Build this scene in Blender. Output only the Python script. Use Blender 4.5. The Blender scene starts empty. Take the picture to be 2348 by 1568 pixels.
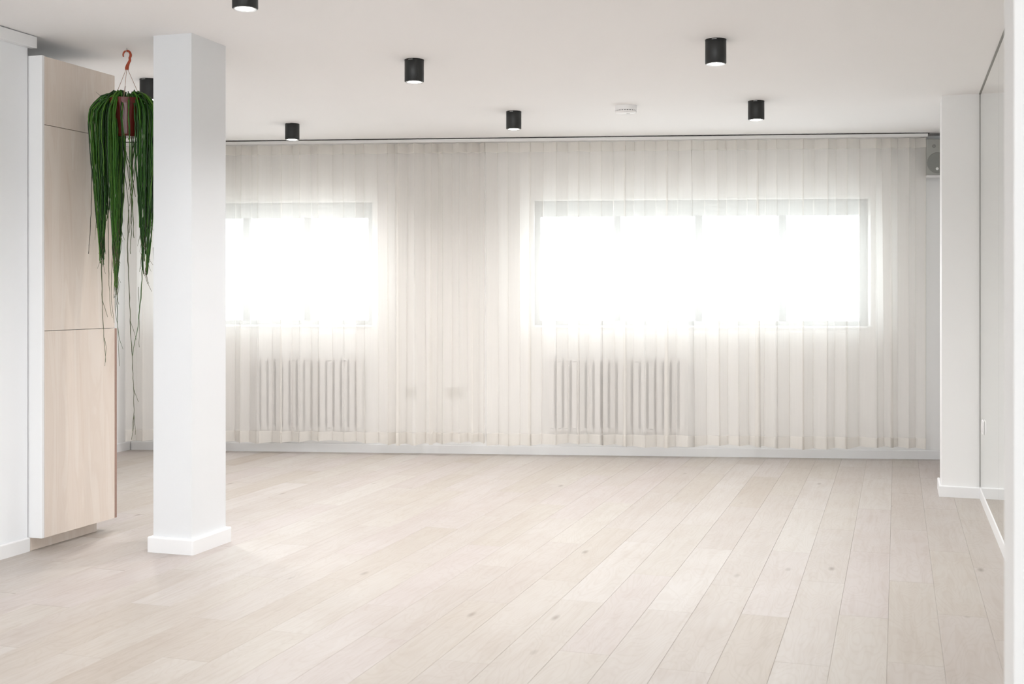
import bpy, bmesh, math, random
from mathutils import Vector, Matrix
random.seed(7)
C = bpy.context.scene.collection
sc = bpy.context.scene

# ------------------------------------------------------------------ camera, world, lights, exposure
cam_d = bpy.data.cameras.new('camera'); cam = bpy.data.objects.new('camera', cam_d); C.objects.link(cam)
cam.location = (0, 0, 1.3); cam.rotation_euler = (math.radians(90), 0, math.radians(18.0905))
cam_d.sensor_width = 36; cam_d.lens = 2700 / 2348 * 36; cam_d.shift_y = -109 / 2348
cam_d.dof.use_dof = True; cam_d.dof.focus_distance = 7.2; cam_d.dof.aperture_fstop = 5.0
cam_d.clip_start = 0.05; cam_d.clip_end = 200
sc.camera = cam

w = bpy.data.worlds.new('sky'); sc.world = w; w.use_nodes = True
bg = w.node_tree.nodes['Background']; bg.inputs[0].default_value = (0.92, 0.965, 1.0, 1); bg.inputs[1].default_value = 3.05

def area(name, loc, rot, sx, sy, power, col):
    l = bpy.data.lights.new(name, 'AREA'); l.shape = 'RECTANGLE'; l.size = sx; l.size_y = sy; l.energy = power; l.color = col
    o = bpy.data.objects.new(name, l); C.objects.link(o); o.location = loc; o.rotation_euler = rot
    return o
# daylight from unseen windows behind the photographer, added side fill, two curtained windows
area('daylight_behind', (-1.3, -8.9, 1.35), (math.radians(90), 0, 0), 5.6, 2.4, 165, (0.92, 0.965, 1.0))
area('fill_side', (1.7, -2.4, 1.45), (math.radians(90), 0, math.radians(86)), 4.2, 2.2, 85, (0.92, 0.965, 1.0))  # added unseen fill light for the left wall and the column's side
for nm, u_, wd in (('window_portal_a', 0.32, 1.9), ('window_portal_b', 3.91, 2.6)):
    a_ = math.radians(12.99)
    o_ = area(nm, (-5.309 + u_ * math.cos(a_) - 0.32 * math.sin(a_), 8.56 + u_ * math.sin(a_) + 0.32 * math.cos(a_), 1.55), (math.radians(-90), 0, a_), wd, 1.0, 10, (1, 1, 1))
    o_.data.cycles.is_portal = True
sc.view_settings.view_transform = 'Standard'; sc.view_settings.look = 'None'
sc.view_settings.gamma = 1; sc.view_settings.use_curve_mapping = False
sc.view_settings.exposure = 0.92

# ------------------------------------------------------------------ helpers
def new_mat(name):
    m = bpy.data.materials.new(name); m.use_nodes = True
    return m, m.node_tree.nodes, m.node_tree.links
def simple(name, col, rough=0.6, metal=0.0, bump=0.0, bscale=200, var=0.0):
    m, n, l = new_mat(name); b = n['Principled BSDF']
    b.inputs['Base Color'].default_value = (*col, 1); b.inputs['Roughness'].default_value = rough; b.inputs['Metallic'].default_value = metal
    if bump or var:
        tc = n.new('ShaderNodeTexCoord'); no = n.new('ShaderNodeTexNoise'); no.inputs['Scale'].default_value = bscale
        no.inputs['Detail'].default_value = 4; l.new(tc.outputs['Object'], no.inputs['Vector'])
        if bump:
            bp = n.new('ShaderNodeBump'); bp.inputs['Strength'].default_value = bump; bp.inputs['Distance'].default_value = 0.002
            l.new(no.outputs['Fac'], bp.inputs['Height']); l.new(bp.outputs[0], b.inputs['Normal'])
        if var:
            mr = n.new('ShaderNodeMix'); mr.data_type = 'RGBA'
            mr.inputs[6].default_value = (*[c * (1 - var) for c in col], 1); mr.inputs[7].default_value = (*[min(1, c * (1 + var)) for c in col], 1)
            l.new(no.outputs['Fac'], mr.inputs[0]); l.new(mr.outputs[2], b.inputs['Base Color'])
    return m
def obj(name, verts, faces, mat, parent=None, smooth=False, kind=None):
    me = bpy.data.meshes.new(name); me.from_pydata([tuple(v) for v in verts], [], faces); me.update()
    if mat: me.materials.append(mat)
    if smooth:
        me.polygons.foreach_set('use_smooth', [True] * len(me.polygons))
    o = bpy.data.objects.new(name, me); C.objects.link(o)
    if parent: o.parent = parent
    if kind: o['kind'] = kind
    return o
def objbm(name, bm, mat, parent=None, smooth=False, kind=None):
    bmesh.ops.recalc_face_normals(bm, faces=bm.faces[:])
    me = bpy.data.meshes.new(name); bm.to_mesh(me); bm.free()
    if mat: me.materials.append(mat)
    if smooth: me.polygons.foreach_set('use_smooth', [True] * len(me.polygons))
    o = bpy.data.objects.new(name, me); C.objects.link(o)
    if parent: o.parent = parent
    if kind: o['kind'] = kind
    return o
def thing(name, label, cat, loc=(0, 0, 0), rz=0, group=None, kind=None):
    o = bpy.data.objects.new(name, None); o.empty_display_size = 0.1; C.objects.link(o)
    o.location = loc; o.rotation_euler = (0, 0, rz)
    if label: o['label'] = label
    if cat: o['category'] = cat
    if group: o['group'] = group
    if kind: o['kind'] = kind
    return o
def bx(bm, x0, x1, y0, y1, z0, z1, bev=0, seg=2):
    r = bmesh.ops.create_cube(bm, size=1)
    vs = r['verts']
    for v in vs:
        v.co = Vector(((x0 + x1) / 2 + v.co.x * (x1 - x0), (y0 + y1) / 2 + v.co.y * (y1 - y0), (z0 + z1) / 2 + v.co.z * (z1 - z0)))
    if bev:
        es = list({e for v in vs for e in v.link_edges})
        bmesh.ops.bevel(bm, geom=es, offset=bev, segments=seg, affect='EDGES', profile=0.5)
    return bm
def box(name, x0, x1, y0, y1, z0, z1, mat, parent=None, bev=0, kind=None, seg=2):
    bm = bmesh.new(); bx(bm, x0, x1, y0, y1, z0, z1, bev, seg)
    return objbm(name, bm, mat, parent, kind=kind)
def lathe(bm, prof, n=40, cx=0, cy=0):
    rings = []
    for r, z in prof:
        if r < 1e-6: rings.append([bm.verts.new((cx, cy, z))])
        else: rings.append([bm.verts.new((cx + r * math.cos(2 * math.pi * k / n), cy + r * math.sin(2 * math.pi * k / n), z)) for k in range(n)])
    for a, b in zip(rings, rings[1:]):
        for k in range(n):
            k2 = (k + 1) % n
            if len(a) == 1 and len(b) == 1: continue
            if len(a) == 1: bm.faces.new((a[0], b[k], b[k2]))
            elif len(b) == 1: bm.faces.new((a[k], b[0], a[k2]))
            else: bm.faces.new((a[k], b[k], b[k2], a[k2]))
def tube(verts, faces, pts, rad, n=5, cap=True):
    base = len(verts); m = len(pts)
    up = Vector((0.13, 0.99, 0.05)).normalized()
    for i, p in enumerate(pts):
        t = (pts[min(i + 1, m - 1)] - pts[max(i - 1, 0)]).normalized()
        u = t.cross(up)
        if u.length < 1e-4: u = t.cross(Vector((1, 0, 0)))
        u.normalize(); v = t.cross(u)
        r = rad[i] if isinstance(rad, (list, tuple)) else rad
        for k in range(n):
            a = 2 * math.pi * k / n
            verts.append(p + (u * math.cos(a) + v * math.sin(a)) * r)
    for i in range(m - 1):
        for k in range(n):
            k2 = (k + 1) % n
            faces.append((base + i * n + k, base + i * n + k2, base + (i + 1) * n + k2, base + (i + 1) * n + k))
    if cap:
        faces.append(tuple(base + k for k in reversed(range(n)))); faces.append(tuple(base + (m - 1) * n + k for k in range(n)))
def cz(y): return 2.609 - 0.0095 * (y - 5)          # the ceiling falls very slightly towards the window wall

# ------------------------------------------------------------------ materials
WALL = simple('painted_wall', (0.90, 0.895, 0.885), 0.75, bump=0.12, bscale=90)
CEIL = simple('painted_ceiling', (0.945, 0.93, 0.925), 0.85, bump=0.08, bscale=90)
TRIM = simple('white_satin_trim', (0.86, 0.86, 0.86), 0.4)
COOL = simple('cool_lit_wall', (0.90, 0.915, 0.93), 0.7, bump=0.1, bscale=90)  # wall white with the cool cast of daylight mixed into its colour
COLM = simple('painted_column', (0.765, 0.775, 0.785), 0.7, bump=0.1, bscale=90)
BLACK = simple('black_powder_coat', (0.012, 0.013, 0.013), 0.45, bump=0.1, bscale=900)
BLACKG = simple('black_gloss_ring', (0.02, 0.02, 0.02), 0.2)
SILV = simple('satin_reflector', (0.75, 0.74, 0.73), 0.3, 0.7)
PLASTIC = simple('white_plastic', (0.9, 0.89, 0.885), 0.35)
GREYP = simple('grey_vent_plastic', (0.32, 0.31, 0.31), 0.6)
RAD = simple('radiator_enamel', (0.78, 0.765, 0.755), 0.4)
FRAME = simple('window_frame_paint', (0.42, 0.44, 0.44), 0.5)
MULL = simple('dark_mullion_paint', (0.06, 0.065, 0.065), 0.5)
RAILM = simple('white_rail', (0.8, 0.79, 0.775), 0.45)
DARKG = simple('shadow_gap', (0.12, 0.11, 0.10), 0.8)
DARKC = simple('grey_channel', (0.28, 0.27, 0.25), 0.5)
SPKM = simple('speaker_housing', (0.36, 0.36, 0.335), 0.6, bump=0.2, bscale=500)
SPKC = simple('speaker_grille', (0.26, 0.265, 0.245), 0.7, bump=0.5, bscale=1500)
WHITED = simple('badge_white', (0.85, 0.85, 0.83), 0.4)
HOOKM = simple('terracotta_plastic', (0.36, 0.050, 0.012), 0.4)
POTM = simple('brown_red_pot', (0.11, 0.014, 0.010), 0.22)
WIREM = simple('hanger_plastic', (0.42, 0.25, 0.19), 0.5)
SOIL = simple('potting_soil', (0.03, 0.02, 0.012), 0.95, bump=1.0, bscale=60)
METAL = simple('small_metal', (0.6, 0.6, 0.6), 0.3, 1.0)
EDGE = simple('plywood_edge', (0.36, 0.235, 0.19), 0.6, var=0.15, bscale=60)
SUB = simple('floor_joint', (0.66, 0.61, 0.55), 0.8)
SOCK = simple('socket_plate', (0.66, 0.65, 0.62), 0.5)

def wood_floor():
    m, n, l = new_mat('whitewashed_oak'); b = n['Principled BSDF']
    tc = n.new('ShaderNodeTexCoord'); oi = n.new('ShaderNodeObjectInfo')
    mu = n.new('ShaderNodeVectorMath'); mu.operation = 'SCALE'; mu.inputs[0].default_value = (37, 91, 13); l.new(oi.outputs['Random'], mu.inputs['Scale'])
    ad = n.new('ShaderNodeVectorMath'); l.new(tc.outputs['Object'], ad.inputs[0]); l.new(mu.outputs[0], ad.inputs[1])
    # plank tone
    cr = n.new('ShaderNodeValToRGB'); l.new(oi.outputs['Random'], cr.inputs[0]); cr.color_ramp.interpolation = 'LINEAR'
    e = cr.color_ramp.elements
    cols = [(0.0, (0.61, 0.55, 0.495)), (0.2, (0.665, 0.62, 0.575)), (0.4, (0.635, 0.58, 0.545)), (0.6, (0.69, 0.65, 0.615)), (0.8, (0.655, 0.595, 0.575)), (1.0, (0.70, 0.66, 0.63))]
    cols = [(p_, (0.69 * c_[0], 0.68 * c_[1], 0.66 * c_[2])) for p_, c_ in cols]
    e[0].position = 0; e[0].color = (*cols[0][1], 1); e[1].position = 1; e[1].color = (*cols[-1][1], 1)
    for p, c in cols[1:-1]:
        k = e.new(p); k.color = (*c, 1)
    # long soft grain
    mp = n.new('ShaderNodeMapping'); mp.inputs['Scale'].default_value = (26, 1.6, 4); l.new(ad.outputs[0], mp.inputs[0])
    no = n.new('ShaderNodeTexNoise'); no.inputs['Scale'].default_value = 1.0; no.inputs['Detail'].default_value = 6; no.inputs['Distortion'].default_value = 1.2
    l.new(mp.outputs[0], no.inputs['Vector'])
    # cathedral rings
    mp2 = n.new('ShaderNodeMapping'); mp2.inputs['Scale'].default_value = (7.5, 1.6, 4); l.new(ad.outputs[0], mp2.inputs[0])
    no2 = n.new('ShaderNodeTexNoise'); no2.inputs['Scale'].default_value = 0.9; no2.inputs['Detail'].default_value = 2; no2.inputs['Distortion'].default_value = 0.5
    l.new(mp2.outputs[0], no2.inputs['Vector'])
    ml = n.new('ShaderNodeMath'); ml.operation = 'MULTIPLY'; ml.inputs[1].default_value = 120; l.new(no2.outputs['Fac'], ml.inputs[0])
    sn = n.new('ShaderNodeMath'); sn.operation = 'SINE'; l.new(ml.outputs[0], sn.inputs[0])
    pw = n.new('ShaderNodeMapRange'); pw.inputs['From Min'].default_value = 0.2; pw.inputs['From Max'].default_value = 1; l.new(sn.outputs[0], pw.inputs['Value'])
    # patchy smooth tone inside a plank
    no3 = n.new('ShaderNodeTexNoise'); no3.inputs['Scale'].default_value = 3.0; no3.inputs['Detail'].default_value = 3; l.new(ad.outputs[0], no3.inputs['Vector'])
    # knots
    mp4 = n.new('ShaderNodeMapping'); mp4.inputs['Scale'].default_value = (5, 1.7, 3); l.new(ad.outputs[0], mp4.inputs[0])
    vo = n.new('ShaderNodeTexVoronoi'); vo.inputs['Scale'].default_value = 0.8; l.new(mp4.outputs[0], vo.inputs['Vector'])
    kn = n.new('ShaderNodeMapRange'); kn.inputs['From Min'].default_value = 0.02; kn.inputs['From Max'].default_value = 0.075; kn.inputs['To Min'].default_value = 1; kn.inputs['To Max'].default_value = 0
    l.new(vo.outputs['Distance'], kn.inputs['Value'])
    def mix(a, fac_sock, col, amt, mode='MULTIPLY'):
        q = n.new('ShaderNodeMath'); q.operation = 'MULTIPLY'; q.inputs[1].default_value = amt; l.new(fac_sock, q.inputs[0])
        x = n.new('ShaderNodeMix'); x.data_type = 'RGBA'; x.blend_type = mode
        l.new(q.outputs[0], x.inputs[0]); l.new(a, x.inputs[6]); x.inputs[7].default_value = (*col, 1)
        return x.outputs[2]
    g1 = n.new('ShaderNodeMapRange'); g1.inputs['From Min'].default_value = 0.45; g1.inputs['From Max'].default_value = 0.7; l.new(no.outputs['Fac'], g1.inputs['Value'])
    c = mix(cr.outputs[0], g1.outputs[0], (0.78, 0.72, 0.66), 0.35)
    c = mix(c, pw.outputs[0], (0.80, 0.74, 0.68), 0.22)
    g3 = n.new('ShaderNodeMapRange'); g3.inputs['From Min'].default_value = 0.4; g3.inputs['From Max'].default_value = 0.7; l.new(no3.outputs['Fac'], g3.inputs['Value'])
    c = mix(c, g3.outputs[0], (0.90, 0.86, 0.83), 0.5)
    c = mix(c, kn.outputs[0], (0.42, 0.36, 0.30), 0.7)
    l.new(c, b.inputs['Base Color'])
    b.inputs['Roughness'].default_value = 0.42; b.inputs['IOR'].default_value = 1.45
    bp = n.new('ShaderNodeBump'); bp.inputs['Strength'].default_value = 0.12; bp.inputs['Distance'].default_value = 0.002
    l.new(no.outputs['Fac'], bp.inputs['Height']); l.new(bp.outputs[0], b.inputs['Normal'])
    return m
OAK = wood_floor()

def plywood():
    m, n, l = new_mat('birch_plywood'); b = n['Principled BSDF']
    tc = n.new('ShaderNodeTexCoord'); oi = n.new('ShaderNodeObjectInfo')
    mu = n.new('ShaderNodeVectorMath'); mu.operation = 'SCALE'; mu.inputs[0].default_value = (7, 31, 53); l.new(oi.outputs['Random'], mu.inputs['Scale'])
    ad = n.new('ShaderNodeVectorMath'); l.new(tc.outputs['Object'], ad.inputs[0]); l.new(mu.outputs[0], ad.inputs[1])
    mp = n.new('ShaderNodeMapping'); mp.inputs['Scale'].default_value = (8, 9, 0.9); l.new(ad.outputs[0], mp.inputs[0])
    no = n.new('ShaderNodeTexNoise'); no.inputs['Scale'].default_value = 1; no.inputs['Detail'].default_value = 5; no.inputs['Distortion'].default_value = 1.5; l.new(mp.outputs[0], no.inputs['Vector'])
    ml = n.new('ShaderNodeMath'); ml.operation = 'MULTIPLY'; ml.inputs[1].default_value = 28; l.new(no.outputs['Fac'], ml.inputs[0])
    sn = n.new('ShaderNodeMath'); sn.operation = 'SINE'; l.new(ml.outputs[0], sn.inputs[0])
    cr = n.new('ShaderNodeValToRGB'); l.new(no.outputs['Fac'], cr.inputs[0])
    cr.color_ramp.elements[0].position = 0.3; cr.color_ramp.elements[0].color = (0.75, 0.65, 0.565, 1)
    cr.color_ramp.elements[1].position = 0.7; cr.color_ramp.elements[1].color = (0.81, 0.73, 0.655, 1)
    x = n.new('ShaderNodeMix'); x.data_type = 'RGBA'; x.blend_type = 'MULTIPLY'
    q = n.new('ShaderNodeMapRange'); q.inputs['From Min'].default_value = 0.3; q.inputs['To Max'].default_value = 0.22; l.new(sn.outputs[0], q.inputs['Value'])
    l.new(q.outputs[0], x.inputs[0]); l.new(cr.outputs[0], x.inputs[6]); x.inputs[7].default_value = (0.86, 0.8, 0.75, 1)
    l.new(x.outputs[2], b.inputs['Base Color']); b.inputs['Roughness'].default_value = 0.5
    return m
PLY = plywood()

def fabric(name, transp, col):
    m, n, l = new_mat(name); out = n['Material Output']; n.remove(n['Principled BSDF'])
    tc = n.new('ShaderNodeTexCoord'); mp = n.new('ShaderNodeMapping'); mp.inputs['Scale'].default_value = (60, 60, 3); l.new(tc.outputs['Object'], mp.inputs[0])
    no = n.new('ShaderNodeTexNoise'); no.inputs['Scale'].default_value = 1; no.inputs['Detail'].default_value = 3; l.new(mp.outputs[0], no.inputs['Vector'])
    mr = n.new('ShaderNodeMapRange'); mr.inputs['To Min'].default_value = transp - 0.02; mr.inputs['To Max'].default_value = transp + 0.02; l.new(no.outputs['Fac'], mr.inputs['Value'])
    d = n.new('ShaderNodeBsdfDiffuse'); d.inputs[0].default_value = (*col, 1)
    t = n.new('ShaderNodeBsdfTranslucent'); t.inputs[0].default_value = (*col, 1)
    tr = n.new('ShaderNodeBsdfTransparent')
    a = n.new('ShaderNodeMixShader'); a.inputs[0].default_value = 0.5; l.new(d.outputs[0], a.inputs[1]); l.new(t.outputs[0], a.inputs[2])
    b = n.new('ShaderNodeMixShader'); l.new(mr.outputs[0], b.inputs[0]); l.new(a.outputs[0], b.inputs[1]); l.new(tr.outputs[0], b.inputs[2])
    l.new(b.outputs[0], out.inputs[0])
    return m
SHEER = fabric('sheer_cream_voile', 0.42, (0.97, 0.945, 0.91))
SHEER2 = fabric('doubled_cream_voile', 0.18, (0.95, 0.925, 0.885))

def glass():
    m, n, l = new_mat('window_glass'); out = n['Material Output']; n.remove(n['Principled BSDF'])
    g = n.new('ShaderNodeBsdfGlossy'); g.inputs['Roughness'].default_value = 0.02
    t = n.new('ShaderNodeBsdfTransparent'); t.inputs[0].default_value = (0.96, 0.98, 0.98, 1)
    x = n.new('ShaderNodeMixShader'); x.inputs[0].default_value = 0.06; l.new(t.outputs[0], x.inputs[1]); l.new(g.outputs[0], x.inputs[2]); l.new(x.outputs[0], out.inputs[0])
    return m
GLASS = glass()
def mirror_mat():
    m, n, l = new_mat('mirror_silver'); b = n['Principled BSDF']
    b.inputs['Base Color'].default_value = (0.80, 0.815, 0.79, 1); b.inputs['Metallic'].default_value = 1; b.inputs['Roughness'].default_value = 0.01
    return m
MIRR = mirror_mat()
def emit(name, col, s):
    m, n, l = new_mat(name); b = n['Principled BSDF']; b.inputs['Emission Color'].default_value = (*col, 1); b.inputs['Emission Strength'].default_value = s
    b.inputs['Base Color'].default_value = (0.8, 0.8, 0.8, 1)
    return m
BULB = emit('lamp_lens', (1.0, 0.97, 0.93), 20)
def leafmat():
    m, n, l = new_mat('plant_stems'); b = n['Principled BSDF']
    at = n.new('ShaderNodeAttribute'); at.attribute_name = 'tone'
    tc = n.new('ShaderNodeTexCoord'); no = n.new('ShaderNodeTexNoise'); no.inputs['Scale'].default_value = 120; l.new(tc.outputs['Object'], no.inputs['Vector'])
    x = n.new('ShaderNodeMix'); x.data_type = 'RGBA'; x.blend_type = 'MULTIPLY'; x.inputs[0].default_value = 0.5
    mr = n.new('ShaderNodeMapRange'); mr.inputs['To Min'].default_value = 0.5; mr.inputs['To Max'].default_value = 1.5; l.new(no.outputs['Fac'], mr.inputs['Value'])
    l.new(at.outputs['Color'], x.inputs[6]); l.new(mr.outputs[0], x.inputs[7])
    l.new(x.outputs[2], b.inputs['Base Color']); b.inputs['Roughness'].default_value = 0.5
    b.inputs['Subsurface Weight'].default_value = 0.0
    return m
STEM = leafmat()

# ------------------------------------------------------------------ room shell
# window wall: a plane turned 12.99 degrees from the plank grid; local frame u along the wall, n outwards
P0 = Vector((-5.309, 8.56, 0)); AW = math.radians(12.99)
EU = Vector((math.cos(AW), math.sin(AW), 0)); EN = Vector((-math.sin(AW), math.cos(AW), 0))
def wxy(u, nn): return P0 + EU * u + EN * nn
def wall_y(x): return P0.y + (x - P0.x) * math.tan(AW)   # front line of the skirting of the window wall

def wallbox(name, x0, x1, y0, y1, mat, z0=0.0, over=0.0):
    vs = [(x, y, z0) for x, y in ((x0, y0), (x1, y0), (x1, y1), (x0, y1))] + [(x, y, cz(y) + over) for x, y in ((x0, y0), (x1, y0), (x1, y1), (x0, y1))]
    fs = [(3, 2, 1, 0), (4, 5, 6, 7), (0, 1, 5, 4), (1, 2, 6, 5), (2, 3, 7, 6), (3, 0, 4, 7)]
    return obj(name, vs, fs, mat, kind='structure')
ROOM = [(-6.4, -9.0), (1.9, -9.0), (1.9, 10.6), (-6.4, 10.6)]
cv = [(x, y, cz(y)) for x, y in ROOM] + [(x, y, cz(y) + 0.15) for x, y in ROOM]
ceiling = obj('ceiling', cv, [(0, 1, 2, 3), (7, 6, 5, 4), (1, 0, 4, 5), (2, 1, 5, 6), (3, 2, 6, 7), (0, 3, 7, 4)], CEIL, kind='structure')

wall_left = wallbox('wall_left', -4.335, -4.185, -9.0, 4.908, COOL)
wallbox('wall_alcove', -6.115, -4.76, 4.758, 5.48, WALL)
wallbox('wall_corner', -6.30, -6.115, 4.758, 8.9, WALL)
wallbox('wall_niche', -4.76, -4.335, 4.758, 4.908, WALL)
wallbox('wall_right', 0.53, 0.70, 2.60, 10.3, WALL)
wallbox('wall_pier', 0.276, 0.53, 8.065, 8.40, WALL)
wallbox('wall_near', 0.209, 1.75, 2.39, 2.60, WALL)
wallbox('wall_side', 1.75, 1.9, -9.0, 2.60, WALL)
wallbox('wall_front', -4.335, 1.9, -9.15, -9.0, WALL)
# window wall with its two openings
SILL, HEAD = 1.035, 2.066
OP = [(-0.60, 1.243), (2.575, 5.25)]
wb = thing('wall_back', None, None, P0, AW, kind='structure')
def wseg(name, u0, u1, z0, z1, mat=WALL, n0=0.015, n1=0.30, parent=wb, bev=0):
    return box(name, u0, u1, n0, n1, z0, z1, mat, parent, bev)
bm = bmesh.new()
for (u0, u1, z0, z1) in [(-1.0, OP[0][0], 0, 2.60), (OP[0][0], OP[0][1], 0, SILL), (OP[0][0], OP[0][1], HEAD, 2.60), (OP[0][1], OP[1][0], 0, 2.60),
                         (OP[1][0], OP[1][1], 0, SILL), (OP[1][0], OP[1][1], HEAD, 2.60), (OP[1][1], 6.3, 0, 2.60)]:
    bx(bm, u0, u1, 0.015, 0.30, z0, z1)
bmesh.ops.remove_doubles(bm, verts=bm.verts[:], dist=1e-5)
objbm('wall_surface', bm, WALL, wb)

# skirtings: a board with a rounded top
def skirt(name, x0, x1, y0, y1, h=0.072, parent=None, loc=None, rz=0):
    bm = bmesh.new(); bx(bm, x0, x1, y0, y1, 0, h)
    es = [e for e in bm.edges if all(abs(v.co.z - h) < 1e-6 for v in e.verts)]
    bmesh.ops.bevel(bm, geom=es, offset=0.008, segments=3, affect='EDGES', profile=0.5)
    o = objbm(name, bm, TRIM, parent, kind='structure')
    if loc is not None: o.location = loc; o.rotation_euler = (0, 0, rz)
    return o
skirt('baseboard_back', -0.80, 5.98, 0.0, 0.015, loc=P0, rz=AW)
skirt('baseboard_left', -4.185, -4.170, -9.0, 4.908)
skirt('baseboard_corner', -6.115, -6.10, 5.48, 8.375)
skirt('baseboard_right', 0.502, 0.53, 2.60, 8.065)
skirt('baseboard_pier', 0.259, 0.502, 8.047, 8.065)
skirt('baseboard_pier_side', 0.259, 0.276, 8.065, 8.41)
skirt('baseboard_right_end', 0.515, 0.53, 8.40, 9.88)
# white rail along the top of the left wall
box('trim_1', -4.185, -4.148, -9.0, 4.935, 2.548, 2.607, TRIM, kind='structure', bev=0.003)

# column
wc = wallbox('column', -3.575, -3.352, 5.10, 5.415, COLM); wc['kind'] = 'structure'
bm = bmesh.new(); bx(bm, -3.598, -3.330, 5.078, 5.440, 0, 0.078)
es = [e for e in bm.edges if all(v.co.z > 0.07 for v in e.verts)] + [e for e in bm.edges if abs(e.verts[0].co.z - e.verts[1].co.z) > 0.05]
bmesh.ops.bevel(bm, geom=es, offset=0.008, segments=3, affect='EDGES', profile=0.5)
objbm('baseboard_column', bm, TRIM, kind='structure')

# ------------------------------------------------------------------ floor: planks 190 x 1245 mm
fl = thing('floor', None, None, kind='structure')
box('subfloor', -6.4, 1.9, -9.0, 10.6, -0.10, -0.012, SUB, fl)
PW, PL = 0.190, 1.245
X0 = -0.032
phase = {2: 6.02, 1: 7.584, 0: 6.865, -1: 7.449, -2: 6.744, -3: 6.091, -4: 6.542, -5: 6.042, -6: 6.632, -7: 6.082, -8: 6.398, -11: 7.0}
def plank_mesh(w_, l_, cut=None):
    g, b = 0.0002, 0.0009
    x0, x1, y0 = -w_ / 2 + g, w_ / 2 - g, g
    ya = (l_ if cut is None else cut[0]) - g; yb = (l_ if cut is None else cut[1]) - g
    vs = [(x0, y0, -0.012), (x1, y0, -0.012), (x1, yb, -0.012), (x0, ya, -0.012),
          (x0, y0, -b), (x1, y0, -b), (x1, yb, -b), (x0, ya, -b),
          (x0 + b, y0 + b, 0), (x1 - b, y0 + b, 0), (x1 - b, yb - b, 0), (x0 + b, ya - b, 0)]
    fs = [(0, 1, 5, 4), (1, 2, 6, 5), (2, 3, 7, 6), (3, 0, 4, 7), (4, 5, 9, 8), (5, 6, 10, 9), (6, 7, 11, 10), (7, 4, 8, 11), (8, 9, 10, 11)]
    return vs, fs
shared = None
rest_v, rest_f = [], []
npl = 0
for k in range(-33, 9):
    xa = X0 + k * PW; xb = xa + PW; xc = (xa + xb) / 2
    if xa > 1.8: continue
    ph = phase.get(k, (6.02 if k % 2 else 6.62) + random.uniform(-0.1, 0.1))
    j0 = ph - 13 * PL
    for i in range(0, 18):
        ya = j0 + i * PL; yb = ya + PL
        if yb < -8.9: continue
        ymax_a, ymax_b = wall_y(xa) + 0.01, wall_y(xb) + 0.01
        if ya > min(ymax_a, ymax_b) - 0.02: continue
        if xb < -4.16 and yb < 5.0: continue
        if xb < -6.10: continue
        if xa > 0.52 and (yb > 2.5): continue
        cut = None
        if yb > min(ymax_a, ymax_b): cut = (min(yb, ymax_a) - ya, min(yb, ymax_b) - ya)
        wloc, xl = PW, xc
        if k == 2 and ya > 2.3: wloc = 0.52 - xa; xl = (xa + 0.52) / 2
        if yb < 2.0 or (xa > -0.1 and yb < 2.6):
            vs, fs = plank_mesh(wloc, PL, cut); bidx = len(rest_v)
            rest_v += [(v[0] + xl, v[1] + ya, v[2]) for v in vs]; rest_f += [tuple(q + bidx for q in f_) for f_ in fs]
            continue
        if cut is None and wloc == PW and shared:
            o = bpy.data.objects.new('plank', shared); C.objects.link(o); o.parent = fl
        else:
            vs, fs = plank_mesh(wloc, PL, cut)
            o = obj('plank', vs, fs, OAK, fl)
            if cut is None and wloc == PW: shared = o.data
        o.location = (xl, ya, 0); npl += 1
r = obj('plank_field', rest_v, rest_f, OAK, fl); r['kind'] = 'stuff'
print('planks', npl)

# ------------------------------------------------------------------ windows (frames deep in the openings)
def window(name, u0, u1, mull):
    t = thing(name, None, None, P0, AW, kind='structure')
    n0, n1 = 0.13, 0.19
    box('window_frame', u0, u1, n0, n1, 1.938, HEAD, FRAME, t, 0.003)
    box('window_frame', u0, u1, n0, n1, SILL, SILL + 0.05, FRAME, t, 0.003)
    box('window_frame', u0, u0 + 0.045, n0, n1, SILL + 0.05, 1.938, FRAME, t, 0.003)
    box('window_frame', u1 - 0.06, u1, n0, n1, SILL + 0.05, 1.938, FRAME, t, 0.003)
    for c in mull: box('mullion', c - 0.028, c + 0.028, n0 - 0.005, n1, SILL + 0.05, 1.938, MULL, t, 0.003)
    ed = [u0 + 0.045] + [q for c in mull for q in (c - 0.028, c + 0.028)] + [u1 - 0.06]
    for a_, b_ in zip(ed[::2], ed[1::2]): box('pane', a_, b_, 0.157, 0.163, SILL + 0.05, 1.938, GLASS, t)
    box('window_sill', u0, u1, -0.01, n0, SILL - 0.005, SILL + 0.012, TRIM, t, 0.003)
    return t
window('window_1', OP[0][0], OP[0][1], [-0.34, 0.144, 0.668])
window('window_2', OP[1][0], OP[1][1], [3.25, 3.91, 4.58])

# ------------------------------------------------------------------ curtain rail and curtains
q_ = [(-0.80, -1.3), (5.60, -1.3), (5.98, -0.0), (-0.80, -0.0)]
f_c = lambda u, nn: cz(wxy(u, nn).y)
vs = [(-0.80, -1.3, f_c(-0.80, -1.3)), (5.60, -1.3, f_c(5.60, -1.3)), (5.98, 0.015, 2.549), (-0.80, 0.015, 2.549), (5.98, 0.015, 2.63), (-0.80, 0.015, 2.63)]
co = obj('ceiling_slope', vs, [(0, 3, 2, 1), (3, 5, 4, 2), (0, 1, 4, 5), (0, 5, 3), (1, 2, 4)], CEIL, ceiling)
co.location = P0; co.rotation_euler = (0, 0, AW)
rl = thing('curtain_rail', 'long white ceiling rail carrying the sheer curtains along the window wall', 'curtain rail', P0, AW)
box('rail_shade_line', -0.80, 5.66, -0.168, -0.095, 2.5455, 2.549, DARKG, rl)  # solid dark strip standing in for the shade line above the rail
box('rail_profile', -0.80, 5.645, -0.172, -0.092, 2.522, 2.5455, RAILM, rl)
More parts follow.
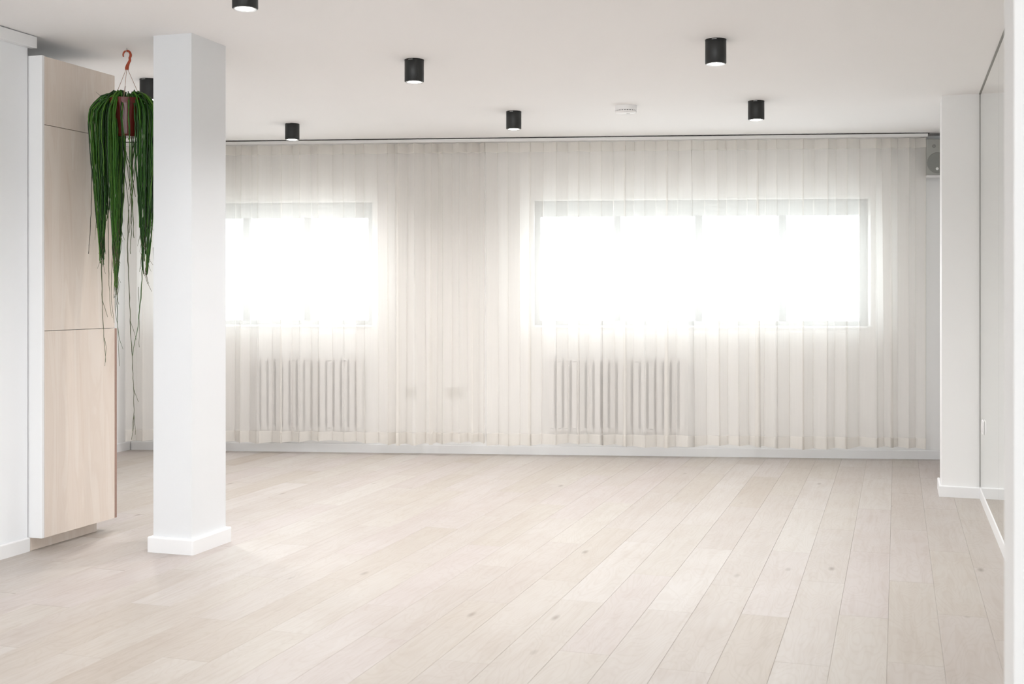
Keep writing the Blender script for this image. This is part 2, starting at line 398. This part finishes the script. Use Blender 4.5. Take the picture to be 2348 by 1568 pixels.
def curtain(label, segs, seed, name='curtain'):
    """segs: list of (u0, u1, pitch, amplitude)"""
    rnd = random.Random(seed)
    t = thing(name, label, 'curtain', P0, AW, group=None)
    cols = []          # (u_top, n_top, u_bottom, n_bottom)
    th = 0.0
    for (u0, u1, pitch, amp) in segs:
        folds = max(1, round((u1 - u0) / pitch)); ph = [rnd.uniform(0.8, 1.2) for _ in range(folds)]
        s = sum(ph); u = u0
        for fi in range(folds):
            wd = (u1 - u0) * ph[fi] / s; a1 = amp * rnd.uniform(0.8, 1.15); sh = rnd.uniform(-0.02, 0.02); a2 = amp * rnd.uniform(0.55, 1.25); wob = rnd.uniform(-0.5, 0.5)
            N = 18
            for i in range(N):
                q = i / N; ang = 2 * math.pi * q
                # broad flat fronts with tight returns, like a wave heading
                un = u + wd * (q - 0.13 * math.sin(2 * ang)); nn = -0.128 - a1 * math.tanh(1.6 * math.cos(ang)) / 0.92 * 0.9
                ub = u + wd * (q - 0.10 * math.sin(2 * ang + wob)) + sh; nb = -0.128 - a2 * math.cos(ang + wob * 0.6)
                cols.append((un, nn, ub, nb))
            u += wd
    cols.append((u, -0.128, u, -0.128))
    m_ = len(cols)
    for k in range(1, m_ - 1): pass
    def surf(zs, off):
        vs, fs = [], []
        for z in zs:
            q = min(1, max(0, (2.516 - z) / 2.416)); q = q ** 0.7
            for (ut, nt, ub, nb) in cols:
                u_ = ut + (ub - ut) * q; n_ = nt + (nb - nt) * q
                zz = z
                if z <= 0.1001: zz = z + 0.012 * math.sin(u_ * 5.3 + seed) + (n_ + 0.128) * 0.09
                vs.append((u_, min(n_, -0.06 if z < 0.9 else 0.0) - off, zz))
        for j in range(len(zs) - 1):
            for i in range(m_ - 1):
                fs.append((j * m_ + i, j * m_ + i + 1, (j + 1) * m_ + i + 1, (j + 1) * m_ + i))
        return vs, fs
    zs = [2.516 - (2.516 - 0.10) * i / 14 for i in range(15)]; zs[-1] = 0.10
    v, f_ = surf(zs, 0); obj('curtain_fabric', v, f_, SHEER, t, smooth=True)
    v, f_ = surf([0.185, 0.14, 0.10], 0.003); obj('curtain_hem', v, f_, SHEER2, t, smooth=True)
    v, f_ = surf([2.516, 2.48, 2.44], 0.003); obj('heading_tape', v, f_, SHEER2, t, smooth=True)
    return t
curtain('sheer cream curtain behind the white column, over the narrower window, bunched at its free edge',
        [(-0.79, 1.40, 0.166, 0.042), (1.40, 2.19, 0.115, 0.052)], 3)
curtain('wide sheer cream curtain over the larger window, ending beside the wall speaker',
        [(2.20, 5.25, 0.176, 0.042), (5.25, 5.63, 0.12, 0.045)], 11)

# ------------------------------------------------------------------ radiators
def radiator(label, u0, nsec, zb, zt):
    t = thing('radiator', label, 'radiator', wxy(u0, -0.012 + 0.0), AW, group=None)
    p = 0.0615
    sec = None
    for i in range(nsec):
        if sec is None:
            bm = bmesh.new()
            bx(bm, 0.004, p - 0.014, -0.046, -0.020, zb + 0.02, zt - 0.02, 0.008, 2)
            bx(bm, 0.004, p - 0.014, -0.008, 0.006, zb + 0.02, zt - 0.02, 0.005, 1)
            bx(bm, 0.002, p - 0.006, -0.046, 0.006, zt - 0.045, zt, 0.012, 2)
            bx(bm, 0.002, p - 0.006, -0.046, 0.006, zb, zb + 0.045, 0.012, 2)
            o = objbm('radiator_section', bm, RAD, t); sec = o.data
        else:
            o = bpy.data.objects.new('radiator_section', sec); C.objects.link(o); o.parent = t
        o.location = (i * p, 0, 0)
    vs, fs = [], []
    for z in (zb + 0.022, zt - 0.022):
        vs, fs = [], []
        tube(vs, fs, [Vector((0, -0.02, z)), Vector((nsec * p, -0.02, z))], 0.010, 10)
        obj('header_pipe', vs, fs, RAD, t, smooth=True)
    vs, fs = [], []
    X = nsec * p + 0.02
    tube(vs, fs, [Vector((nsec * p - 0.01, -0.02, zb + 0.022)), Vector((X, -0.02, zb + 0.022)), Vector((X, 0.0, zb + 0.022)), Vector((X, 0.012, zb + 0.022))], 0.008, 8)
    obj('feed_pipe', vs, fs, RAD, t, smooth=True)
    return t
radiator('white column radiator under the narrower window, beside the white column', 0.262, 15, 0.175, 0.787)
radiator('white column radiator under the wider window, half its width', 2.697, 18, 0.190, 0.790)

# ------------------------------------------------------------------ wall sockets
def socket(label, u, z, w_, h_, gang):
    t = thing('wall_socket', label, 'socket', wxy(u, 0.015), AW, group=None)
    box('socket_plate', -w_ / 2, w_ / 2, -0.012, 0, z - h_ / 2, z + h_ / 2, SOCK, t, 0.003)
    for g in range(gang):
        cx = (g - (gang - 1) / 2) * (w_ / gang)
        bm = bmesh.new(); lathe(bm, [(0.0, 0), (0.019, 0), (0.021, 0.003), (0.021, 0.0), (0.019, -0.001)], 20)
        for v in bm.verts: v.co = Vector((cx + v.co.x, -0.0125 - v.co.z, z + v.co.y))
        objbm('socket_insert', bm, SOCK, t)
    return t
socket('small single socket behind the bunched curtain, between the windows', 1.565, 0.505, 0.08, 0.08, 1)
socket('double socket behind the curtain, under the gap between the windows', 1.93, 0.50, 0.135, 0.08, 2)

# ------------------------------------------------------------------ speaker
sp = thing('wall_speaker', 'grey box speaker mounted high on the wall beside the curtain end', 'speaker', wxy(5.72, -0.07), AW)
box('speaker_cabinet', -0.085, 0.12, -0.10, 0.05, 2.221, 2.505, SPKM, sp, 0.008)
def disc_front(name, cx, z, r, mat, y=-0.10, th=0.004):
    bm = bmesh.new(); lathe(bm, [(0, th), (r * 0.55, th * 0.7), (r * 0.95, th), (r, 0), (0, 0)], 36)
    for v in bm.verts: v.co = Vector((cx + v.co.x, y - v.co.z, z + v.co.y))
    return objbm(name, bm, mat, sp)
disc_front('woofer', 0.0, 2.318, 0.082, SPKC)
disc_front('tweeter', -0.028, 2.447, 0.013, SPKC)
disc_front('badge', -0.006, 2.272, 0.011, WHITED, y=-0.104)
box('wall_bracket', -0.03, 0.03, 0.05, 0.085, 2.30, 2.42, SPKM, sp, 0.004)
box('bottom_lip', -0.085, 0.12, -0.102, 0.05, 2.214, 2.221, PLASTIC, sp)

# ------------------------------------------------------------------ ceiling downlights
def downlight(label, x, y, master=[]):
    t = thing('ceiling_downlight', label, 'ceiling light', (x, y, cz(y)), 0, group='black cylinder downlights on the ceiling')
    ld = bpy.data.lights.new('lamp_light', 'SPOT'); ld.energy = 52; ld.color = (0.985, 0.985, 1.0); ld.spot_size = math.radians(150); ld.spot_blend = 1; ld.shadow_soft_size = 0.034
    lo = bpy.data.objects.new('lamp_light', ld); C.objects.link(lo); lo.parent = t; lo.location = (0, 0, -0.135)
    if not master:
        r = 0.0535; hh = 0.122
        bm = bmesh.new(); lathe(bm, [(0, -0.002), (r - 0.0005, -0.002), (r - 0.0005, -0.007), (r, -0.008), (r, -hh + 0.002), (r - 0.002, -hh), (r - 0.006, -hh), (r - 0.006, -hh + 0.03), (0, -hh + 0.03)], 48)
        a = objbm('lamp_housing', bm, BLACK, t, smooth=False)
        for p in a.data.polygons: p.use_smooth = abs(p.normal.z) < 0.3
        bm = bmesh.new(); lathe(bm, [(0, 0.012), (r + 0.001, 0.012), (r + 0.001, -0.0035), (0, -0.0035)], 48)
        b = objbm('canopy_ring', bm, BLACKG, t)
        bm = bmesh.new(); lathe(bm, [(r - 0.007, -hh - 0.001), (r - 0.004, -hh - 0.003), (r - 0.013, -hh - 0.002), (0.036, -hh + 0.004), (0.036, -hh + 0.012), (r - 0.007, -hh + 0.01), (r - 0.007, -hh - 0.001)], 48)
        c = objbm('reflector', bm, SILV, t, smooth=True)
        bm = bmesh.new(); lathe(bm, [(0, -hh - 0.005), (0.012, -hh - 0.0045), (0.024, -hh - 0.003), (0.032, -hh + 0.001), (0.0335, -hh + 0.006), (0, -hh + 0.010)], 40)
        d = objbm('lamp_lens', bm, BULB, t, smooth=True)
        bm = bmesh.new(); bx(bm, -0.012, 0.012, -r - 0.0015, -r + 0.002, -0.0065, -0.004)
        e = objbm('fixing_slot', bm, METAL, t)
        master += [a, b, c, d, e]
    else:
        for m_ in master:
            q = m_.copy(); C.objects.link(q); q.parent = t
    return t
downlight('black cylinder downlight in front of the wide window, largest one fully in view', -0.878, 6.037)
downlight('black cylinder downlight between the smoke alarm and the pier, in front of the wide window', -0.886, 7.929)
downlight('black cylinder downlight standing alone over mid room, in the row before the bunched curtain', -2.541, 6.034)
downlight('black cylinder downlight near the bunched curtain, left of the smoke alarm', -2.553, 7.855)
downlight('black cylinder downlight above the narrower window, next to the column', -4.305, 7.876)
downlight('black cylinder downlight half hidden by the column, beside the hanging plant', -4.297, 6.084)
downlight('black cylinder downlight cut by the top edge of the photo, only its lit end showing', -2.587, 4.329)

for x_, y_ in ((-0.87, 4.33), (-2.59, 2.45)):     # added lights, no fixtures, brighten the near floor; lamp rows go on out of frame
    ld = bpy.data.lights.new('lamp_light', 'SPOT'); ld.energy = 55; ld.color = (0.985, 0.985, 1.0); ld.spot_size = math.radians(150); ld.spot_blend = 1; ld.shadow_soft_size = 0.034
    lo = bpy.data.objects.new('lamp_light', ld); C.objects.link(lo); lo.location = (x_, y_, 2.47)

# ------------------------------------------------------------------ smoke alarm
sm = thing('smoke_alarm', 'round white smoke alarm on the ceiling before the wide window', 'smoke alarm', (-1.752, 7.857, cz(7.857)))
bm = bmesh.new(); lathe(bm, [(0, 0.0), (0.074, 0.0), (0.074, -0.028), (0.072, -0.031), (0.0, -0.031)], 48); objbm('alarm_base', bm, PLASTIC, sm)
bm = bmesh.new()
lathe(bm, [(0.0, -0.031), (0.067, -0.031), (0.067, -0.038), (0.0, -0.038)], 48); objbm('vent_band', bm, GREYP, sm)
for k in range(24):
    a = 2 * math.pi * k / 24; bm = bmesh.new(); bx(bm, 0.064, 0.071, -0.0035, 0.0035, -0.0385, -0.0305)
    bmesh.ops.rotate(bm, verts=bm.verts[:], cent=(0, 0, 0), matrix=Matrix.Rotation(a, 3, 'Z')); objbm('vent_rib', bm, PLASTIC, sm)
bm = bmesh.new(); lathe(bm, [(0, -0.038), (0.073, -0.038), (0.073, -0.042), (0.068, -0.048), (0.05, -0.054), (0.0, -0.056)], 48); objbm('alarm_cover', bm, PLASTIC, sm, smooth=True)
bm = bmesh.new(); lathe(bm, [(0, -0.055), (0.012, -0.055), (0.012, -0.058), (0, -0.0585)], 20, 0.02, -0.02); objbm('test_button', bm, PLASTIC, sm)

# ------------------------------------------------------------------ mirror wall
mi = thing('wall_mirror', 'tall frameless mirror panels covering the wall beside the pier', 'mirror', (0.53, 8.06, 0))
ys = [8.062, 6.612, 5.162, 3.712, 2.62]
for ya, yb in zip(ys, ys[1:]):
    q = [(0.505, yb + 0.001), (0.511, yb + 0.001), (0.511, ya - 0.001), (0.505, ya - 0.001)]
    vs = [(x, y, 0.078) for x, y in q] + [(x, y, cz(y) - 0.006) for x, y in q]
    o = obj('mirror_panel', vs, [(3, 2, 1, 0), (4, 5, 6, 7), (0, 1, 5, 4), (1, 2, 6, 5), (2, 3, 7, 6), (3, 0, 4, 7)], MIRR, mi)
    o.matrix_parent_inverse = Matrix.Translation(mi.location).inverted()
def mpart(name, x0, x1, y0, y1, z0, z1, mat):
    o = box(name, x0, x1, y0, y1, z0, z1, mat, mi); o.matrix_parent_inverse = Matrix.Translation(mi.location).inverted(); return o
mpart('edge_channel', 0.5025, 0.5115, 8.050, 8.0645, 0.076, 2.572, DARKC)
for ya, yb in zip(ys[:-1], ys[1:]):
    q = [(0.4995, yb), (0.511, yb), (0.511, ya), (0.4995, ya)]
    vs = [(x, y, cz(y) - 0.0055) for x, y in q] + [(x, y, cz(y) - 0.0005) for x, y in q]
    o = obj('top_channel', vs, [(3, 2, 1, 0), (4, 5, 6, 7), (0, 1, 5, 4), (1, 2, 6, 5), (2, 3, 7, 6), (3, 0, 4, 7)], DARKC, mi)
    o.matrix_parent_inverse = Matrix.Translation(mi.location).inverted()
mpart('mirror_backing', 0.5115, 0.53, 2.61, 8.064, 0.074, 2.57, DARKG)
sk = thing('wall_socket', 'white switch plate set in the mirror near the pier', 'socket', (0.505, 7.72, 0.49))
box('socket_plate', -0.010, 0, -0.05, 0.05, -0.042, 0.042, PLASTIC, sk, 0.003)
box('switch_rocker', -0.013, -0.010, -0.03, 0.03, -0.028, 0.028, PLASTIC, sk, 0.002)

# ------------------------------------------------------------------ plywood cabinet
cb = thing('tall_cabinet', 'tall plywood cabinet with a white end panel beside the hanging plant', 'cabinet', (-4.102, 4.915, 0))
def cbx(name, x0, x1, y0, y1, z0, z1, mat, bev=0.0015): return box(name, x0 + 0.0, x1, y0, y1, z0, z1, mat, cb, bev)
cbx('carcass', -0.64, -0.020, 0.018, 0.575, 0.067, 2.500, TRIM, 0)
cbx('end_panel', -0.64, -0.0, 0.0, 0.018, 0.067, 2.509, TRIM)
cbx('front_panel', -0.019, 0.0, 0.0195, 0.581, 2.1615, 2.506, PLY, 0.001)
cbx('front_panel', -0.019, 0.0, 0.0195, 0.581, 1.1165, 2.1585, PLY, 0.001)
cbx('front_panel', -0.019, 0.0, 0.0195, 0.581, 0.067, 1.1135, PLY, 0.001)
cbx('edge_strip', -0.019, 0.0005, 0.582, 0.600, 0.067, 1.1135, EDGE)
cbx('kick_plinth', -0.60, -0.072, 0.0, 0.522, 0.0, 0.067, PLY)

# ------------------------------------------------------------------ hanging plant
PX, PY, ZT = -3.882, 5.304, cz(5.304)
ck = thing('ceiling_hook', 'tiny white screw hook in the ceiling holding the hanging plant', 'hook', (PX, PY, ZT))
vs, fs = [], []
tube(vs, fs, [Vector((0.0, 0, 0.0)), Vector((0, 0, -0.006))], 0.0035, 10)
obj('hook_base', vs, fs, METAL, ck)
vs, fs = [], []
tube(vs, fs, [Vector((0, 0.008 * math.sin(a), -0.0135 + 0.008 * math.cos(a))) for a in [math.pi * 2 * k / 14 for k in range(13)]], 0.0017, 8)
obj('hook_ring', vs, fs, METAL, ck)
YAW = math.radians(18.09)
pl = thing('hanging_plant', 'trailing green plant in a brown-red hanging pot between cabinet and column', 'plant', (PX, PY, 0), YAW)
# plastic hook: swan-neck that hangs over the ceiling ring, in the plant's own x-z plane
zt = ZT - 0.019
pts = []
for k in range(15):
    a = math.radians(205 - k * 17.5); pts.append(Vector((0.0 + 0.020 * math.cos(a) + 0.0, 0, zt - 0.017 + 0.022 * math.sin(a))))
pts += [Vector((0.016, 0, zt - 0.046)), Vector((0.009, 0, zt - 0.060)), Vector((0.003, 0, zt - 0.074)), Vector((0.0, 0, zt - 0.086)), Vector((0.0, 0, zt - 0.095))]
rad = [0.0035 + 0.0035 * min(1, i / 12) for i in range(len(pts))]; rad[-3:] = [0.009, 0.010, 0.010]
vs, fs = [], []; tube(vs, fs, pts, rad, 10); obj('plastic_hook', vs, fs, HOOKM, pl, smooth=True)
zh = zt - 0.093
RIMZ, BOTZ = 2.335, 2.135
for (ax, ay) in ((-0.080, 0.02), (0.010, -0.082), (0.068, 0.045)):
    vs, fs = [], []; tube(vs, fs, [Vector((ax * 0.06, ay * 0.06, zh)), Vector((ax * 0.5, ay * 0.5, (zh + RIMZ) / 2)), Vector((ax, ay, RIMZ - 0.005))], 0.0014, 6)
    obj('hanger_wire', vs, fs, WIREM, pl)
bm = bmesh.new(); lathe(bm, [(0, BOTZ), (0.055, BOTZ), (0.062, BOTZ + 0.01), (0.083, RIMZ - 0.03), (0.088, RIMZ - 0.03), (0.089, RIMZ), (0.084, RIMZ), (0.080, RIMZ - 0.035), (0.0, RIMZ - 0.035)], 40)
objbm('plant_pot', bm, POTM, pl, smooth=False)
for p in pl.children[-1].data.polygons: p.use_smooth = True
bm = bmesh.new(); lathe(bm, [(0, RIMZ - 0.018), (0.05, RIMZ - 0.02), (0.0805, RIMZ - 0.030), (0.0, RIMZ - 0.034)], 30); objbm('potting_soil', bm, SOIL, pl)

rs = random.Random(21)
GREENS = [(g_[0] * 0.95, g_[1] * 0.62, g_[2] * 0.35) for g_ in [(0.010, 0.085, 0.006), (0.022, 0.16, 0.008), (0.045, 0.26, 0.012), (0.006, 0.050, 0.008), (0.030, 0.19, 0.006), (0.012, 0.10, 0.012), (0.07, 0.27, 0.03)]]
BROWNS = [(0.10, 0.075, 0.035), (0.085, 0.10, 0.04), (0.12, 0.13, 0.06)]
class Stems:
    def __init__(s): s.v, s.f, s.c = [], [], []
    def add(s, way, r0, r1, col, tipcol=None, n=5, wig=0.002):
        # way: control points (x, y, z); Catmull-Rom resampled
        w_ = [Vector(p) for p in way]; w_ = [w_[0]] + w_ + [w_[-1]]
        pts = []
        for i in range(1, len(w_) - 2):
            p0, p1, p2, p3 = w_[i - 1], w_[i], w_[i + 1], w_[i + 2]
            L = max(2, min(12, int((p2 - p1).length / 0.035) + 1))
            for k in range(L):
                t = k / L
                pts.append(0.5 * ((2 * p1) + (-p0 + p2) * t + (2 * p0 - 5 * p1 + 4 * p2 - p3) * t * t + (-p0 + 3 * p1 - 3 * p2 + p3) * t ** 3))
        pts.append(w_[-2])
        for p in pts[2:]: p.x += rs.uniform(-wig, wig); p.y += rs.uniform(-wig, wig)
        m_ = len(pts); b = len(s.v)
        rad = [(r0 + (r1 - r0) * (i / (m_ - 1))) * (1 + 0.22 * rs.uniform(-1, 1)) for i in range(m_)]
        tube(s.v, s.f, pts, rad, n)
        for i in range(m_):
            q = i / (m_ - 1); q = max(0, (q - 0.6) / 0.4)
            c = col if tipcol is None else tuple(col[j] * (1 - q) + tipcol[j] * q for j in range(3))
            s.c += [c] * n
    def build(s, name, parent):
        o = obj(name, s.v, s.f, STEM, parent, smooth=True)
        at = o.data.color_attributes.new('tone', 'FLOAT_COLOR', 'POINT')
        flat = []
        for c in s.c: flat += [c[0], c[1], c[2], 1.0]
        at.data.foreach_set('color', flat)
        return o
def hang(S, xs, ys, xe, ye, ze, col, r0=0.0042, r1=0.0022, tip=None, xm=None):
    """from the soil over the rim (shoulder at xs, ys) and down to (xe, ye, ze)"""
    hy = math.hypot(xs, ys); k = 0.055 / max(hy, 0.06)
    zs = RIMZ + rs.uniform(0.0, 0.035)
    sh = 1.0
    way = [(xs * k * rs.uniform(0.2, 1), ys * k * rs.uniform(0.2, 1), RIMZ - 0.02), (xs * 0.55, ys * 0.55, zs + 0.012 - 0.25 * max(0, hy - 0.1)), (xs * 0.88, ys * 0.88, zs - 0.045 - 0.15 * max(0, hy - 0.1)), (xs, ys, zs - 0.12)]
    zm = zs - 0.12
    if ze < zm - 0.12:
        xm_ = xm if xm is not None else xs * 0.7 + xe * 0.3
        way.append((xm_ + rs.uniform(-.006, .006), ys * 0.8 + ye * 0.2, zm + (ze - zm) * 0.35))
        way.append((xs * 0.3 + xe * 0.7 + rs.uniform(-.006, .006), ys * 0.35 + ye * 0.65, zm + (ze - zm) * 0.7))
    way.append((xe, ye, ze))
    S.add(way, r0, r1, col, tip)
clumps = [  # x-shoulder range, y-shoulder range, gather x, gather y, lowest z, count
    (-0.180, -0.098, -0.075, 0.075, -0.132, 0.0, 1.44, 78),
    (-0.068, -0.025, -0.125, 0.095, -0.052, -0.02, 1.33, 74),
    (0.058, 0.168, -0.085, 0.095, 0.092, 0.01, 1.40, 92),
]
for (xa, xb, ya, yb, gx, gy, zlow, cnt) in clumps:
    S = Stems()
    for i in range(cnt):
        x = rs.uniform(xa, xb); y = rs.uniform(ya, yb)
        q = rs.random() ** 0.55
        ze = 2.05 + (zlow - 2.05) * q
        col = rs.choice(GREENS); g = 0.80 * q
        xe = x * 0.93 + (gx - x * 0.93) * g; ye = y + (gy - y) * g
        hang(S, x, y, xe, ye, ze, col, rs.uniform(0.0032, 0.0050), rs.uniform(0.0014, 0.0026), None)
        if rs.random() < 0.35 and q > 0.5:     # thin side twigs near the ends
            S.add([(xe, ye, ze + 0.06), (xe + rs.uniform(-.012, .014), ye, ze), (xe + rs.uniform(-.02, .03), ye, ze - rs.uniform(0.04, 0.10))], 0.0015, 0.0008, rs.choice(BROWNS))
    S.build('stem_cluster', pl)
# sparse stems in front of the pot and between the clusters
S = Stems()
for i in range(12):
    x = rs.uniform(-0.012, 0.05); y = rs.uniform(-0.11, 0.10)
    hang(S, x, y if abs(y) > 0.07 else (0.1 if y > 0 else -0.1), 0.02 + rs.uniform(-0.012, 0.022), rs.uniform(-.02, .02), rs.uniform(1.5, 2.1), rs.choice(GREENS[:6]), 0.0030, 0.0016, BROWNS[1])
for i in range(40):   # mop of short loops over the rim
    a = rs.uniform(0, 2 * math.pi); r_ = rs.uniform(0.09, 0.17)
    if -2.2 < a - 2 * math.pi < -0.9: continue
    hang(S, r_ * math.cos(a) * 1.02, r_ * math.sin(a) * 0.7, r_ * math.cos(a) * 1.03, r_ * math.sin(a) * 0.7, rs.uniform(2.12, 2.25), rs.choice(GREENS), 0.0038, 0.0022)
S.build('stem_cluster', pl)
def trail(way, r=0.0018, col=BROWNS[1], r1=0.0009):
    S = Stems(); S.add(way, r, r1, col, wig=0.0015); return S.build('trailing_stem', pl)
trail([(-0.10, 0.0, 2.34), (-0.165, 0, 2.27), (-0.188, 0, 2.14), (-0.186, 0, 1.95), (-0.192, 0, 1.70), (-0.203, 0, 1.515)], 0.0024, (0.06, 0.05, 0.03), 0.0016)
trail([(-0.03, 0.0, 2.33), (-0.09, 0.0, 2.33), (-0.13, 0, 2.345), (-0.165, 0, 2.375)], 0.0016, (0.10, 0.08, 0.06))
trail([(-0.012, 0.0, 2.33), (-0.012, 0, 2.37), (-0.008, 0, 2.405)], 0.0014, (0.05, 0.05, 0.05))
trail([(0.06, 0.0, 2.30), (0.10, 0, 2.295), (0.135, 0, 2.30), (0.150, 0, 2.285)], 0.0016, (0.04, 0.06, 0.04))
trail([(-0.134, 0, 1.48), (-0.132, 0, 1.33), (-0.128, 0, 1.18), (-0.120, 0, 1.05), (-0.114, 0, 0.98), (-0.112, 0, 0.94)], 0.0030, (0.10, 0.12, 0.05))
trail([(-0.120, 0, 1.07), (-0.110, 0, 1.02), (-0.114, 0, 0.97), (-0.116, 0, 0.92)], 0.0014)
trail([(-0.130, 0, 1.27), (-0.115, 0, 1.22), (-0.102, 0, 1.18)], 0.0013)
trail([(-0.098, 0, 1.75), (-0.098, 0, 1.55), (-0.094, 0, 1.35), (-0.086, 0, 1.22), (-0.076, 0, 1.175)], 0.0026, (0.12, 0.13, 0.06))
trail([(-0.075, 0, 1.60), (-0.082, 0, 1.38), (-0.080, 0, 1.25), (-0.068, 0, 1.15)], 0.0020)
trail([(-0.055, 0, 1.40), (-0.052, 0, 1.25), (-0.048, 0, 1.12), (-0.038, 0, 1.06), (-0.022, 0, 1.01)], 0.0026, (0.05, 0.09, 0.03))
trail([(-0.060, 0, 1.36), (-0.062, 0, 1.22), (-0.052, 0, 1.16), (-0.045, 0, 1.02), (-0.040, 0, 0.92)], 0.0018)
trail([(0.010, 0, 1.75), (0.004, 0, 1.55), (0.010, 0, 1.38), (0.015, 0, 1.25), (0.020, 0, 1.10), (0.026, 0, 1.00), (0.031, 0, 0.88), (0.036, 0, 0.80), (0.038, 0, 0.66), (0.035, 0, 0.59), (0.025, 0, 0.53)], 0.0028, (0.09, 0.10, 0.05), 0.0014)
trail([(0.085, 0, 1.50), (0.078, 0, 1.35), (0.068, 0, 1.22), (0.058, 0, 1.13), (0.034, 0, 1.01), (0.028, 0, 0.97)], 0.0034, (0.05, 0.12, 0.03), 0.0014)
trail([(0.036, 0, 0.80), (0.050, 0, 0.755), (0.062, 0, 0.730)], 0.0012)
trail([(0.018, 0, 1.16), (0.035, 0, 1.11), (0.052, 0, 1.06)], 0.0012)
trail([(0.037, 0, 0.66), (0.030, 0, 0.62), (0.027, 0, 0.575)], 0.0012)
trail([(0.038, 0, 0.66), (0.043, 0, 0.60), (0.044, 0, 0.555)], 0.0012)
trail([(0.060, 0, 1.34), (0.066, 0, 1.22), (0.064, 0, 1.02)], 0.0012)
trail([(0.140, 0, 1.55), (0.145, 0, 1.42), (0.142, 0, 1.30)], 0.0026, (0.10, 0.07, 0.04))
